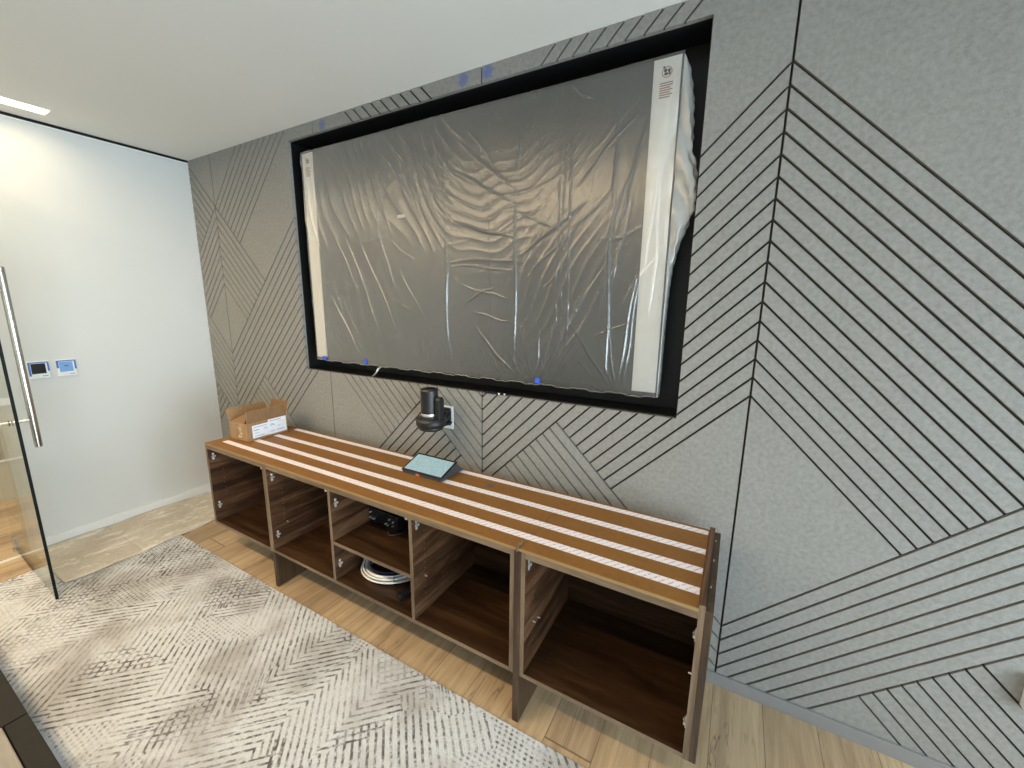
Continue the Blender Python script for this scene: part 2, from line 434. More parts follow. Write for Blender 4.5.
P0 = 1.2337; DD = .0718
def panel_cells(sl, sr, mirror):
    sc = (sr-sl)/P0
    base = [((0, .045), 'g'), ((P0, .045), 'g'), ((P0, H+.0), 'n'), ((0, H+.0), 'n')]
    # edges: bottom n, right g, top n, left g
    base = [((0, .045), 'n'), ((P0, .045), 'g'), ((P0, H), 'n'), ((0, H), 'g')]
    U = lambda pl, c, s: clip(pl, s, s, s*c, 'g') if pl else []      # s*(x+z) >= s*c
    V = lambda pl, c, s: clip(pl, -s, s, s*c, 'g') if pl else []     # s*(z-x) >= s*c
    U0, A0, B0, AX = 2.375, 1.238, 1.527, 1.238-8*DD
    U8, B8, T8, A16 = U0-8*DD, B0-8*DD, 2.375-8*DD, A0-16*DD
    cells = []
    up = V(base, A0, 1)
    top = U(up, U0, 1)
    cells.append(V(top, 2.375, 1))
    for i in range(8): cells.append(V(V(top, 2.375-(i+1)*DD, 1), 2.375-i*DD, -1))
    cells.append(V(top, T8, -1))
    for i in range(8): cells.append(U(U(up, U0-(i+1)*DD, 1), U0-i*DD, -1))
    cells.append(U(up, U8, -1))
    lo = V(base, A0, -1)
    for i in range(8): cells.append(V(V(lo, A0-(i+1)*DD, 1), A0-i*DD, -1))
    lo = V(lo, AX, -1)
    rt = U(lo, B0, 1)
    for i in range(8, 16): cells.append(V(V(rt, A0-(i+1)*DD, 1), A0-i*DD, -1))
    cells.append(V(rt, A16, -1))
    for i in range(8): cells.append(U(U(lo, B0-(i+1)*DD, 1), B0-i*DD, -1))
    bt = U(lo, B8, -1)
    cells.append(V(bt, A0-17*DD, 1))
    for i in range(17, 25): cells.append(V(V(bt, A0-(i+1)*DD, 1), A0-i*DD, -1))
    cells.append(V(bt, A0-25*DD, -1))
    out = []
    for c in cells:
        if not c: continue
        if mirror:
            pts = [((sr-p[0]*sc, p[1]), t) for p, t in c]
            n = len(pts)       # reverse order, edge tags shift
            rev = [(pts[(n-i) % n][0], pts[(n-i-1) % n][1]) for i in range(n)]
            out.append(rev)
        else: out.append([((sl+p[0]*sc, p[1]), t) for p, t in c])
    return out

def niche_split(c):
    a = [clip(c, -1, 0, -NX0, 'c'), clip(c, 1, 0, NX1, 'c')]
    mid = clip(clip(c, 1, 0, NX0, 'n'), -1, 0, -NX1, 'n') if c else []
    if mid: a += [clip(mid, 0, 1, NZ1, 'c'), clip(mid, 0, -1, -NZ0, 'c')]
    return a

bm = B()
def add_cell(c):
    c = [(p, t) for p, t in c]; n = len(c)
    if n < 3: return
    area = sum(c[i][0][0]*c[(i+1) % n][0][1]-c[(i+1) % n][0][0]*c[i][0][1] for i in range(n))/2
    if abs(area) < 2e-5: return
    if area < 0:
        c = [(c[(n-i) % n][0], c[(n-i-1) % n][1]) for i in range(n)]
    lines = []
    for i in range(n):
        p, t = c[i]; q = c[(i+1) % n][0]
        dx, dz = q[0]-p[0], q[1]-p[1]; L = math.hypot(dx, dz); nx, nz = -dz/L, dx/L
        o = W0 if t == 'g' else 0.0
        lines.append((nx, nz, nx*p[0]+nz*p[1]+o, o))
    # robust inset: clip original polygon by shifted half planes
    top = [(p, i) for i, (p, t) in enumerate(c)]
    for i, (nx, nz, d, o) in enumerate(lines):
        if o > 0:
            top = clip(top, nx, nz, d, i)
            if not top: return
    tv = [bm.verts.new((p[0], 0, p[1])) for p, _ in top]
    bm.faces.new(tv).material_index = 0
    m = len(top)
    for j in range(m):
        (p, i), (q, _) = top[j], top[(j+1) % m]
        t = c[i][1]
        nx, nz, d, o = lines[i]
        if t == 'g':
            k = W0*.32; y = DEP
        elif t == 'c':
            k = 0; y = .020
        else: continue
        a = bm.verts.new((p[0], 0, p[1])); b = bm.verts.new((q[0], 0, q[1]))
        e = bm.verts.new((q[0]-nx*k, y, q[1]-nz*k)); f = bm.verts.new((p[0]-nx*k, y, p[1]-nz*k))
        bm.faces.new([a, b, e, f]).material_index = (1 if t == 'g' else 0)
for i in range(len(SE)-1):
    if i == 0: x0, x1, mir = SE[0], SE[1], True
    for cell in panel_cells(SE[i], SE[i+1], (i % 2) == 0):
        if i == 0: cell = clip(cell, 1, 0, 0.0, 'n') if cell else []
        if i == len(SE)-2: cell = clip(cell, -1, 0, -RX1, 'n') if cell else []
        if not cell: continue
        if i in (0, 4, 5): add_cell(cell)
        else:
            for s in niche_split(cell):
                if s: add_cell(s)
# groove floor and the wall behind, as one slab with the recess cut through it
for (a, b, c, d) in ((-.12, NX0-.001, 0, H), (NX1+.001, RX1+.15, 0, H), (NX0-.001, NX1+.001, 0, NZ0-.001), (NX0-.001, NX1+.001, NZ1+.001, H)):
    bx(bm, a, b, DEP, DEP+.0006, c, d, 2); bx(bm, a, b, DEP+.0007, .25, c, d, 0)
wall_back = obj('wall_back', bm, [M['felt'], M['groove_side_shade'], M['groove_floor_shade']])
tag(wall_back, 'grey acoustic felt feature wall with diagonal cut grooves', kind='structure')

# ------------------------------------------------------------------ room shell
bm = B(); bx(bm, -1.37, RX1+.15, RY0-.1, .25, -.08, 0)
tag(obj('floor', bm, M['floor']), 'oak plank floor', kind='structure')
# ceiling with the light trough cut out
SX0, SX1, SY0, SY1 = .165, .285, -4.2, -.80
bm = B()
for (a, b, c, d) in ((.012, SX0, RY0-.1, 0.25), (SX1, RX1+.15, RY0-.1, .25), (SX0, SX1, SY1, .25), (SX0, SX1, RY0-.1, SY0)):
    bx(bm, a, b, c, d, H, H+.14)
tag(obj('ceiling', bm, M['ceiling']), 'flat painted ceiling', kind='structure')
bm = B(); bx(bm, -.12, .001, RY0-.1, .0075, H-.016, H); bx(bm, -.12, .012, RY0-.1, .0075, H, H+.03)
tag(obj('trim_1', bm, M['black']), 'black shadow gap between ceiling and left wall', kind='structure')
bm = B(); bx(bm, -.12, .004, RY0-.1, .0075, H-.024, H-.016)
tag(obj('trim_2', bm, M['base_white']), 'white bead along the top of the left wall', kind='structure')
bm = B(); bx(bm, -1.37, -.12, RY0-.1, .25, H, H+.03)
tag(obj('ceiling_corridor', bm, M['ceiling']), 'corridor ceiling', kind='structure')
bm = B(); bx(bm, -.12, 0, WY, .0075, 0, H-.024); bx(bm, -.12, 0, RY0, -2.3, 0, H-.024); bx(bm, -.12, 0, -2.3, WY, 2.45, H-.024)
tag(obj('wall_left', bm, M['white_wall']), 'white painted wall left of the felt wall', kind='structure')
bm = B(); bx(bm, -1.37, RX1+.15, RY0-.1, RY0, 0, H)
tag(obj('wall_front', bm, M['white_wall']), 'wall behind the camera', kind='structure')
# right wall with large windows
bm = B(); WZ0, WZ1 = .12, 1.72
wins = [(-4.9, -3.35), (-3.2, -1.75), (-1.6, -.25)]
ys = sorted([RY0-.1]+[v for w in wins for v in w]+[.25])
bx(bm, RX1, RX1+.15, RY0-.1, .0075, 0, WZ0); bx(bm, RX1, RX1+.15, RY0-.1, .0075, WZ1, H)
for a, b in ((RY0-.1, -4.9), (-3.35, -3.2), (-1.75, -1.6), (-.25, .0075)): bx(bm, RX1, RX1+.15, a, b, WZ0, WZ1)
tag(obj('wall_right', bm, M['white_wall']), 'window wall on the right', kind='structure')
for i, (a, b) in enumerate(wins):
    w = tag(empty('window_%d' % (i+1), (RX1+.07, (a+b)/2, WZ0)), 'floor to ceiling window', kind='structure')
    bm = B(); hw = (b-a)/2; hh = WZ1-WZ0
    for q in ((-hw, -hw+.05, 0, hh), (hw-.05, hw, 0, hh), (-hw, hw, 0, .05), (-hw, hw, hh-.05, hh)):
        bx(bm, -.03, .03, *q)
    obj('window_frame', bm, M['greymetal'], w)
    bm = B(); bx(bm, -.004, .004, -hw+.05, hw-.05, .05, hh-.05)
    obj('window_pane', bm, M['glass'], w)
# corridor beyond the doorway
bm = B(); bx(bm, -1.37, -1.25, RY0, .25, 0, H); 
tag(obj('wall_corridor', bm, M['corr_wall']), 'beige corridor wall beyond the glass door', kind='structure')
bm = B(); bx(bm, -1.25, -1.238, RY0, 0, .335, .350); bx(bm, -1.25, -1.235, RY0, 0, .80, .86)
tag(obj('trim_3', bm, M['base_white']), 'white rails on the corridor wall', kind='structure')
bm = B(); bx(bm, -1.25, -1.242, RY0, 0, .86, 1.9)
tag(obj('trim_4', bm, M['corr_upper']), 'grey panel on the corridor wall', kind='structure')
bm = B(); bx(bm, -1.25, -1.24, -1.15, -.98, .35, .58)
tag(obj('trim_5', bm, M['corr_dark']), 'brown panel on the corridor wall', kind='structure')
bm = B(); bx(bm, -.012, .012, -2.3, WY+.012, 0, .006)
tag(obj('trim_6', bm, M['base_white']), 'thin white threshold strip across the doorway', kind='structure')
# skirting boards
bm = B(); bx(bm, 0, .012, WY, -.0, 0, .070)
tag(obj('baseboard_left', bm, M['base_white'], bevel=.002), 'white skirting along the left wall', kind='structure')
bm = B(); bx(bm, .012, RX1, -.012, .0, 0, .058)
tag(obj('baseboard_back', bm, M['base_grey'], bevel=.002), 'grey vinyl skirting under the felt wall', kind='structure')

# black steel recess for the display
bm = B(); t = .004; ND = .158; fy = .020
xa, xb, za, zb = NX0+.0015, NX1-.0015, NZ0+.0015, NZ1-.0015
bx(bm, xa, xa+t, fy, ND, za, zb); bx(bm, xb-t, xb, fy, ND, za, zb)
bx(bm, xa+t, xb-t, fy, ND, za, za+t); bx(bm, xa+t, xb-t, fy, ND, zb-t, zb)
bx(bm, xa, xb, ND, ND+.006, za, zb)
tag(obj('trim_7', bm, M['black']), 'black steel liner of the display recess', kind='structure')

# ceiling trough light
li = tag(empty('ceiling_light', ((SX0+SX1)/2, -2.5, H)), 'recessed warm white linear light in the ceiling beside the left wall', 'light')
bm = B(); hw = (SX1-SX0)/2-.002; hl = (SY1-SY0)/2-.002
bx(bm, -hw, hw, -hl, hl, .08, .086); bx(bm, -hw, -hw+.003, -hl, hl, .0, .08); bx(bm, hw-.003, hw, -hl, hl, .0, .08)
bx(bm, -hw+.003, hw-.003, hl-.003, hl, .0, .08); bx(bm, -hw+.003, hw-.003, -hl, -hl+.003, .0, .08)
obj('housing', bm, M['base_white'], li)
bm = B(); bx(bm, -hw+.008, hw-.008, -hl+.006, hl-.006, .045, .055)
obj('lens', bm, M['led'], li)

# ------------------------------------------------------------------ glass door
dr = tag(empty('door_1', (-.14, -1.248, 0), math.radians(-1.75)), 'frameless glass door standing open into the room', kind='structure')
DW = .932
bm = B(); bx(bm, 0, DW-.004, -.0055, .0055, .006, 2.40); obj('glass_panel', bm, M['glass'], dr)
bm = B(); bx(bm, DW-.004, DW, -.0062, .0062, .006, 2.40); bx(bm, 0, DW-.004, -.0055, .0055, .0045, .006)
obj('glass_edge', bm, M['glass_edge'], dr)
ph = empty('pull_handle', (DW-.172, 0, 0)); ph.parent = dr
for off in (.080, -.095):
    bm = B(); lathe(bm, [(.014, .850), (.016, .854), (.016, 1.816), (.014, 1.82)], (0, off, 0), 24)
    nm = 'grip_bar'
    obj(nm, bm, M['chrome'], ph, smooth=False)
for z in (1.005, 1.70):
    bm = B(); lathe(bm, [(.0085, -.095), (.0085, .080)], (0, 0, z), 16, 'y'); obj('standoff', bm, M['chrome'], ph)
    bm = B()
    for s in (-1, 1): lathe(bm, [(.015, s*.006-.0015), (.015, s*.006+.0015)], (0, 0, z), 20, 'y')
    obj('gasket', bm, M['blackpl'], ph)
bm = B(); bx(bm, .0, .05, -.014, .014, .02, .10); bx(bm, .012, .038, -.02, .02, .0, .02)
obj('pivot_fitting', bm, M['chrome'], dr, bevel=.002)

# ------------------------------------------------------------------ rug and floor paper
bm = B(); n = 60
bx(bm, .30, 6.3, -4.2, -.622, 0.0, .010)
tag(obj('rug', bm, M['rug'], bevel=.004), 'large off-white rug with a distressed charcoal chevron weave', 'rug')

def sheet(name, y0, y1, xl, xr0, xr1, zoff, label, seed):
    rr = random.Random(seed); bm = B(); nx, ny = 26, 34; top = []
    ph = [rr.uniform(0, 6) for _ in range(4)]
    for j in range(ny+1):
        row = []; v = j/ny; y = y0+(y1-y0)*v
        xr = xr0+(xr1-xr0)*v
        for i in range(nx+1):
            u = i/nx; x = xl+(xr-xl)*u
            z = zoff+.0018+.0035*(1+math.sin(7*y+ph[0]+3*u))*.5*(.3+u)+.002*math.sin(23*y+ph[1])*u
            if u < .12: z += .010*(1-u/.12)*(.5+.5*math.sin(9*y+ph[2]))
            # drapes over the rug edge
            z += .0108*min(1, max(0, (x-.26)/.05))*(1 if y < -.60 else max(0, 1-(-.60-y)/-.05))
            xx = x+(.006*math.sin(11*y+ph[3]) if i == nx else 0)
            row.append(bm.verts.new((xx, y, z)))
        top.append(row)
    for j in range(ny):
        for i in range(nx): bm.faces.new([top[j][i], top[j][i+1], top[j+1][i+1], top[j+1][i]])
    o = obj(name, bm, M['paper'], smooth=True)
    s = o.modifiers.new('thick', 'SOLIDIFY'); s.thickness = .0016; s.offset = -1
    tag(o, label, 'floor paper', 'dusty protection paper along the left wall')
    return o
sheet('floor_paper', -1.212, -.838, .016, .646, .662, 0.0, 'dusty brown floor paper sheet nearest the glass door', 1)
sheet('floor_paper', -.845, -.10, .016, .664, .52, .0022, 'dusty brown floor paper sheet running behind the open cabinet', 2)

# ------------------------------------------------------------------ cabinets
CL, CR, C1, C2, C3, C4 = 1.076, 3.966, 1.7134, 2.2629, 2.8022, 3.3492
CT, CB, CF, CK, TH = .7776, .2234, -.5931, -.106, .018
def plate_mesh():
    """nickel hinge base plate on a panel facing +x, centred at the origin"""
    bm = B()
    bx(bm, 0, .0025, -.006, .006, -.026, .026)
    lathe(bm, [(.0085, 0), (.0085, .003), (.004, .0045)], (0, 0, .020), 12, 'x')
    lathe(bm, [(.0085, 0), (.0085, .003), (.004, .0045)], (0, 0, -.020), 12, 'x')
    bx(bm, .0025, .010, -.014, .014, -.006, .006)
    lathe(bm, [(.004, .010), (.003, .012)], (0, .006, 0), 10, 'x')
    return bm
hinge_proto = None
def hinge(parent, x, z, flip=False, y=-.5625):
    bm = plate_mesh()
    if flip:
        for v in bm.verts: v.co.x = -v.co.x
    for v in bm.verts: v.co = v.co*.82+Vector((x, y, z))
    o = obj('hinge_plate', bm, M['nickel'], parent); return o
def pin(parent, x, y, z, d=1):
    bm = B(); lathe(bm, [(.003, 0), (.003, .010), (.0022, .0115)], (0, 0, 0), 10, 'x')
    for v in bm.verts: v.co = Vector((x+d*v.co.x, y+v.co.y, z+v.co.z))
    obj('shelf_pin', bm, M['nickel'], parent)
def holes(parent, x, z0, z1):
    z = z0
    while z < z1:
        bm = B(); lathe(bm, [(.0022, -.0005), (.0022, .0007)], (x, -.515, z), 8, 'x'); z += .032
        obj('pin_socket', bm, M['socket'], parent)

def panel(parent, name, d, mat, emat=None, edge='z'):
    """board with a lighter band on its front edge"""
    x0, x1, y0, y1, z0, z1 = d
    o = box_obj(name, (x0, x1, y0+.0012, y1, z0, z1), mat, parent)
    box_obj('edge_band', (x0, x1, y0, y0+.0012, z0, z1), M['edge_z'] if edge == 'z' else M['edge_x'], o)
    return o

def cabinet(label, x0, x1, dividers, shelf_bay=None, right_tall=False, tw=0):
    t = tag(empty('base_cabinet', (0, 0, 0)), label, 'cabinet', 'doorless walnut cabinets under the display')
    zt = CT-.008
    panel(t, 'side_panel', (x0, x0+TH, CF, CK, CB, zt-.004), M['walnut_y'])
    panel(t, 'side_panel', (x1-TH, x1, CF, CK if not right_tall else CK+.012, CB, (CT+.012) if right_tall else zt-.004), M['walnut_y'])
    panel(t, 'bottom_panel', (x0+TH, x1-TH, CF+.0002, CK-.008, CB, CB+TH), M['walnut_x'], edge='x')
    for d in dividers:
        panel(t, 'divider', (d-TH/2, d+TH/2, CF+.0004, CK-.008, CB+TH, zt-.024), M['walnut_y'])
    box_obj('back_panel', (x0+TH, x1-TH, CK-.008, CK, CB+TH, zt-.004), M['walnut_x'], t)
    # top: front rail, then fibreboard with its pale edge
    xe = x1-TH if right_tall else x1
    r = box_obj('top_rail', (x0+TH, x1-TH, CF+.0003, CF+.09, zt-.030, zt-.004), M['edge_x'], t, bevel=.001)
    box_obj('top_rail', (x0+TH, x1-TH, CK-.11, CK-.010, zt-.024, zt-.004), M['walnut_x'], t)
    box_obj('top_board', (x0+.0006, xe-.0006+tw, CF+.0, CK+.012, zt-.004, CT), M['mdf'], t, bevel=.0012)
    box_obj('front_lipping', (x0+.0005, xe+tw, CF-.003, CF, zt-.004, CT-.0015), M['mdf_edge'], t, bevel=.001)
    return t

c1 = cabinet('left end walnut cabinet with one open bay under the cardboard box', CL, C1, [])
c2 = cabinet('wide middle walnut cabinet with three open bays and one shelf', C1, C4-.028, [C2, C3], tw=.0285)
c3 = cabinet('right end walnut cabinet, empty, with the largest looking open bay', C4, CR, [], right_tall=True)
for c, x, zs in ((c1, CL+TH, (.68, .345)), (c2, C1+TH, (.68, .325)), (c2, C2+TH/2, (.665, .325)), ):
    for z in zs: hinge(c, x, z)
for z in (.66, .335): hinge(c3, CR-TH, z, True)
hinge(c3, C4+TH, .70)
hinge(c2, C3+TH/2, .70)
for c, x in ((c1, C1-TH-.012), (c2, C2-TH/2-.012), (c2, C3-TH/2-.012)):
    bm = B(); bx(bm, x-.018, x+.010, -.585, -.565, .733, .7372); bx(bm, x-.010, x+.002, -.590, -.575, .728, .733)
    obj('door_catch', bm, M['nickel'], c)
pin(c2, C1+TH, -.502, .378); pin(c2, C3+TH/2, -.515, .42); pin(c3, C4+TH, -.515, .42); pin(c3, C4+TH, -.47, .405)
pin(c3, CR-TH, -.51, .47, -1)
holes(c1, CL+TH, .42, .62); holes(c2, C1+TH, .40, .62); holes(c2, C3+TH/2, .30, .68); holes(c3, C4+TH, .30, .68)
sh = panel(c2, 'shelf', (C2+TH/2+.001, C3-TH/2-.001, CF+.001, -.06, .4465, .4645), M['walnut_x'], edge='x')

# support panels standing on the floor
def support(x0, x1, z1, label):
    t = tag(empty('support_panel', ((x0+x1)/2, -.3, 0)), label, 'leg panel', 'dark leg panels carrying the cabinets')
    bm = B(); w = (x1-x0)/2; bx(bm, -w, w, CF-.003+.3, -.115+.3, 0, z1)
    obj('board', bm, M['panel_end'], t, bevel=.001)
    return t
support(1.716, 1.738, CB, 'dark walnut leg panel under the joint nearest the left end')
t = support(C4-.0275, C4-.0005, CT-.014, 'dark walnut leg panel between the middle and right cabinets')
bm = B(); bx(bm, -.005, .004, CF+.2955, CF+.302+.036, CT+.0005, CT+.009); bx(bm, -.005, .004, CF+.2925, CF+.2955, CT-.014, CT+.009); obj('raised_tongue', bm, M['edge_z'], t, bevel=.001)
ep = box_obj('end_panel', (CR+.0002, CR+.022, CF, -.100, CB, CT-.002), M['panel_end'], c3, bevel=.001)
for y in (-.17, -.31, -.47): box_obj('screw', (3.972, 3.975, y-.006, y+.006, CT-.0022, CT-.0010), M['nickel'], ep)

# four strips of tape on the top
for y, lab, xx0 in ((-.128, 'printed white tape strip at the back, closest to the felt wall', 1.30), (-.272, 'printed white tape strip, second from the felt wall', 1.31),
               (-.400, 'printed white tape strip, third from the felt wall', 1.305), (-.512, 'printed white tape strip nearest the front edge of the cabinets', 1.155)):
    bm = B(); hwd = .0180 if y < -.2 else .0160
    nseg = 60; a = []; 
    for i in range(nseg+1):
        x = xx0+(3.944-xx0)*i/nseg; dy = .0012*math.sin(x*5+y*30)
        a.append((bm.verts.new((x, y-hwd+dy, CT+.0009)), bm.verts.new((x, y+hwd+dy, CT+.0009)), bm.verts.new((x, y-hwd+dy, CT+.0001)), bm.verts.new((x, y+hwd+dy, CT+.0001))))
    for p, q in zip(a, a[1:]):
        bm.faces.new([p[0], q[0], q[1], p[1]]); bm.faces.new([p[2], p[3], q[3], q[2]])
        bm.faces.new([p[0], p[2], q[2], q[0]]); bm.faces.new([p[1], q[1], q[3], p[3]])
    bm.faces.new([a[0][0], a[0][1], a[0][3], a[0][2]]); bm.faces.new([a[-1][0], a[-1][2], a[-1][3], a[-1][1]])
    tag(obj('tape_strip', bm, M['tape']), lab, 'tape', 'tape strips on the cabinet top')
# oval spot on the top board
bm = B(); lathe(bm, [(.016, 0), (.016, .0012), (.013, .0018)], (0, 0, 0), 24)
for v in bm.verts: v.co.x *= 1.25
o = obj('grommet', bm, M['greymetal']); o.location = (2.965, -.206, CT); tag(o, 'small grey oval grommet on the cabinet top', 'grommet')

# ------------------------------------------------------------------ cardboard box
def quad_slab(name, pts, th, mats, parent):
    """thin sheet from a 3D polygon, thickened along its normal"""
    P = [Vector(p) for p in pts]; nrm = (P[1]-P[0]).cross(P[2]-P[1]).normalized()*th
    bm = B(); a = [bm.verts.new(p) for p in P]; b = [bm.verts.new(p+nrm) for p in P]; n = len(P)
    bm.faces.new(a).material_index = 0
    bm.faces.new(b[::-1]).material_index = 1
    for i in range(n): bm.faces.new([a[i], b[i], b[(i+1) % n], a[(i+1) % n]]).material_index = 2
    return obj(name, bm, mats, parent)
bw, bl, bh = .188, .268, .116
ang = math.atan2(-.186+.451, 1.297-1.311)      # long side direction
cb = tag(empty('cardboard_box', (1.311, -.451, CT+.002), ang-math.pi/2), 'open brown cardboard box with white shipping labels on the cabinet top', 'box')
# local: long side along +y at x=0 (faces +x), short side along -x at y=0 (faces the room)
cm = [M['card'], M['card_in'], M['card_edge']]
bm = B(); tt = .004
bx(bm, -tt, 0, 0, bl, 0, bh); bx(bm, -bw, -bw+tt, 0, bl, 0, bh)
bx(bm, -bw+tt, -tt, 0, tt, 0, bh); bx(bm, -bw+tt, -tt, bl-tt, bl, 0, bh); bx(bm, -bw+tt, -tt, tt, bl-tt, 0, tt)
obj('body', bm, M['card'], cb)
def flap(base0, base1, out, h, rad=.012, seg=5, tilt=(0, 0)):
    """upright flap: base line, outward lean vector, height; rounded upper corners"""
    b0, b1 = Vector(base0), Vector(base1); up = (Vector(out)+Vector((0, 0, 1))).normalized()*h
    d = (b1-b0).normalized(); pts = [b0, b1]
    for k in range(seg+1):
        a = k/seg*math.pi/2; pts.append(b1+up-d*rad*(1-math.cos(a))-up.normalized()*rad*(1-math.sin(a)))
    for k in range(seg+1):
        a = k/seg*math.pi/2; pts.append(b0+up+d*rad*(1-math.sin(a))-up.normalized()*rad*(1-math.cos(a)))
    return pts
quad_slab('long_flap', flap((0, .004, bh), (0, bl-.004, bh), (-.06, 0, 0), .080)[::-1], .0035, [M['card_in'], M['card'], M['card_edge']], cb)
quad_slab('long_flap', flap((-bw, .004, bh), (-bw, bl-.004, bh), (-.50, 0, 0), .080), .0035, [M['card_in'], M['card'], M['card_edge']], cb)
quad_slab('end_flap', flap((-bw+.006, bl, bh), (-.004, bl, bh), (.0, .25, 0), .094)[::-1], .0035, [M['card_in'], M['card'], M['card_edge']], cb)
# torn front flap, pushed in and bent
quad_slab('end_flap', [(-bw+.02, .003, bh-.002), (-.035, .003, bh-.002), (-.045, .030, bh+.030), (-.052, .034, bh+.052), (-.085, .030, bh+.040), (-.115, .02, bh+.028), (-bw+.045, .012, bh+.014)], .003, [M['card'], M['card_in'], M['card_edge']], cb)
# strip of clear tape, wrinkled, over the front
bm = B(); nn = 10
for i in range(nn):
    z0 = .012+(bh-.02)*i/nn; z1 = .012+(bh-.02)*(i+1)/nn
    a0 = -.110+.006*math.sin(i*2.1); a1 = -.110+.006*math.sin((i+1)*2.1)
    v = [bm.verts.new(p) for p in ((a0, -.0015-.002*math.sin(i*1.7)**2, z0), (a0+.05, -.0008, z0), (a1+.05, -.0008, z1), (a1, -.0015-.002*math.sin((i+1)*1.7)**2, z1))]
    bm.faces.new(v)
o = obj('packing_tape', bm, M['packing'], cb, smooth=True); s = o.modifiers.new('t', 'SOLIDIFY'); s.thickness = .0006
# two labels with print
lab = box_obj('shipping_label', (.0003, .0009, .030, .142, .014, .098), M['paperlabel'], cb)
lab2 = box_obj('shipping_label', (.0003, .0013, .136, .262, .012, .114), M['paperlabel'], cb)
def textbars(parent, x, rows, mat):
    bm = B()
    for (y0, y1, z0, z1) in rows:
        y = y0
        while y < y1:
            w = random.uniform(.004, .010); bx(bm, x, x+.0003, y, min(y+w, y1), z0, z1); y += w+.002
    return obj('print', bm, mat, parent)
textbars(lab, .0009, [(.038, .128, .083, .087), (.040, .074, .062, .068), (.104, .134, .066, .069), (.108, .130, .058, .060), (.045, .072, .044, .047), (.044, .105, .024, .028)], M['inkgrey'])
textbars(lab2, .0013, [(.146, .226, .100, .105), (.150, .176, .078, .082), (.150, .180, .070, .074), (.145, .178, .030, .034), (.190, .245, .030, .035), (.205, .240, .086, .088), (.200, .220, .058, .061)], M['inkgrey'])

# ------------------------------------------------------------------ touch tablet console
tb = tag(empty('touch_console', (2.610, -.300, CT)), 'dark wedge touch panel with lit pale screen on the cabinet top', 'touch panel')
w, dp, ht = .134, .132, .052
bm = B()
prof = [(0, .001), (0, .014), (dp, ht+.008), (dp+.004, ht-.002), (dp+.060, .001)]
a = [bm.verts.new((-w+.004, y, z)) for y, z in prof]; b = [bm.verts.new((w-.004, y, z)) for y, z in prof]
bm.faces.new(a); bm.faces.new(b[::-1])
for i in range(5): bm.faces.new([a[i], b[i], b[(i+1) % 5], a[(i+1) % 5]])
obj('housing', bm, M['tablet_side'], tb, bevel=.002)
th = math.atan2(ht+.008-.014, dp); L = math.hypot(dp, ht-.006)
R = Matrix.Translation((0, -.001, .0145)) @ Matrix.Rotation(th, 4, 'X')
bm = B(); bx(bm, -w, w, -.002, L+.004, 0, .006)
bmesh.ops.transform(bm, matrix=R, verts=bm.verts); obj('bezel', bm, M['blackpl'], tb, bevel=.002)
bm = B(); bx(bm, -w+.011, w-.011, .011, L-.008, .006, .0066)
bmesh.ops.transform(bm, matrix=R, verts=bm.verts); scr = obj('screen', bm, M['tabscreen'], tb)
bm = B()
for (u0, u1, v0) in ((-.10, -.05, .115), (-.10, -.07, .10), (-.02, .03, .085), (-.09, -.04, .07), (-.08, -.03, .06), (.01, .05, .055), (.0, .03, .04), (-.085, -.05, .035)):
    bx(bm, u0, u1, v0-.001, v0+.001, .0066, .0068)
bmesh.ops.transform(bm, matrix=R, verts=bm.verts); obj('screen_text', bm, plain('faint_screen_lines', (.30, .47, .50), .6), scr)
bm = B(); bx(bm, -.034, -.012, -.0040, -.001, .002, .016); obj('red_badge', bm, M['redlogo'], tb, bevel=.001)

# ------------------------------------------------------------------ conference camera on the wall
wp = tag(empty('outlet_plate', (2.5605, 0, 1.022)), 'white wall plate behind the black conference camera', 'wall plate')
bm = B(); bx(bm, -.0365, .0365, -.006, 0, -.067, .067); obj('plate', bm, M['white'], wp, bevel=.003)
bm = B(); bx(bm, -.017, .017, -.0075, -.006, -.034, .034); obj('insert', bm, M['white'], wp, bevel=.001)
pc = tag(empty('conference_camera', (2.554, -.145, .990)), 'black pan and tilt conference camera mounted on the felt wall', 'camera')
bm = B(); lathe(bm, [(.058, 0), (.066, .004), (.068, .022)], (0, 0, -.002), 40); obj('mount_foot', bm, M['blackpl'], pc, smooth=False, bevel=0)
bm = B(); lathe(bm, [(.066, .020), (.080, .026), (.083, .036), (.083, .052), (.077, .064), (.060, .070)], (0, 0, 0), 48); obj('base', bm, M['blackpl'], pc)
for p in pc.children[-1].data.polygons: p.use_smooth = True
bm = B(); lathe(bm, [(.043, .072), (.044, .074), (.044, .092), (.043, .093)], (-.008, 0, 0), 40); obj('silver_ring', bm, M['nickel'], pc)
bm = B(); lathe(bm, [(.046, .090), (.047, .093), (.047, .214), (.043, .222), (.037, .224), (.033, .220)], (-.008, 0, 0), 48); obj('lens_barrel', bm, M['blackpl'], pc)
for p in pc.children[-1].data.polygons: p.use_smooth = (len(p.vertices) == 4)
bm = B(); lathe(bm, [(.033, 0), (.033, .002)], (-.008, 0, .2205), 32); obj('lens_glass', bm, M['gloss'], pc)
# fork arm on the right with a rounded top
bm = B(); pr = [(-.022, .04), (.022, .04)]
for k in range(9): a = math.pi*k/8; pr.append((.022*math.cos(a), .163+.022*math.sin(a)))
a = [bm.verts.new((.046, y, z)) for y, z in pr]; b = [bm.verts.new((.074, y, z)) for y, z in pr]; n = len(pr)
bm.faces.new(a); bm.faces.new(b[::-1])
for i in range(n): bm.faces.new([a[i], b[i], b[(i+1) % n], a[(i+1) % n]])
obj('fork_arm', bm, M['blackpl'], pc, bevel=.003)
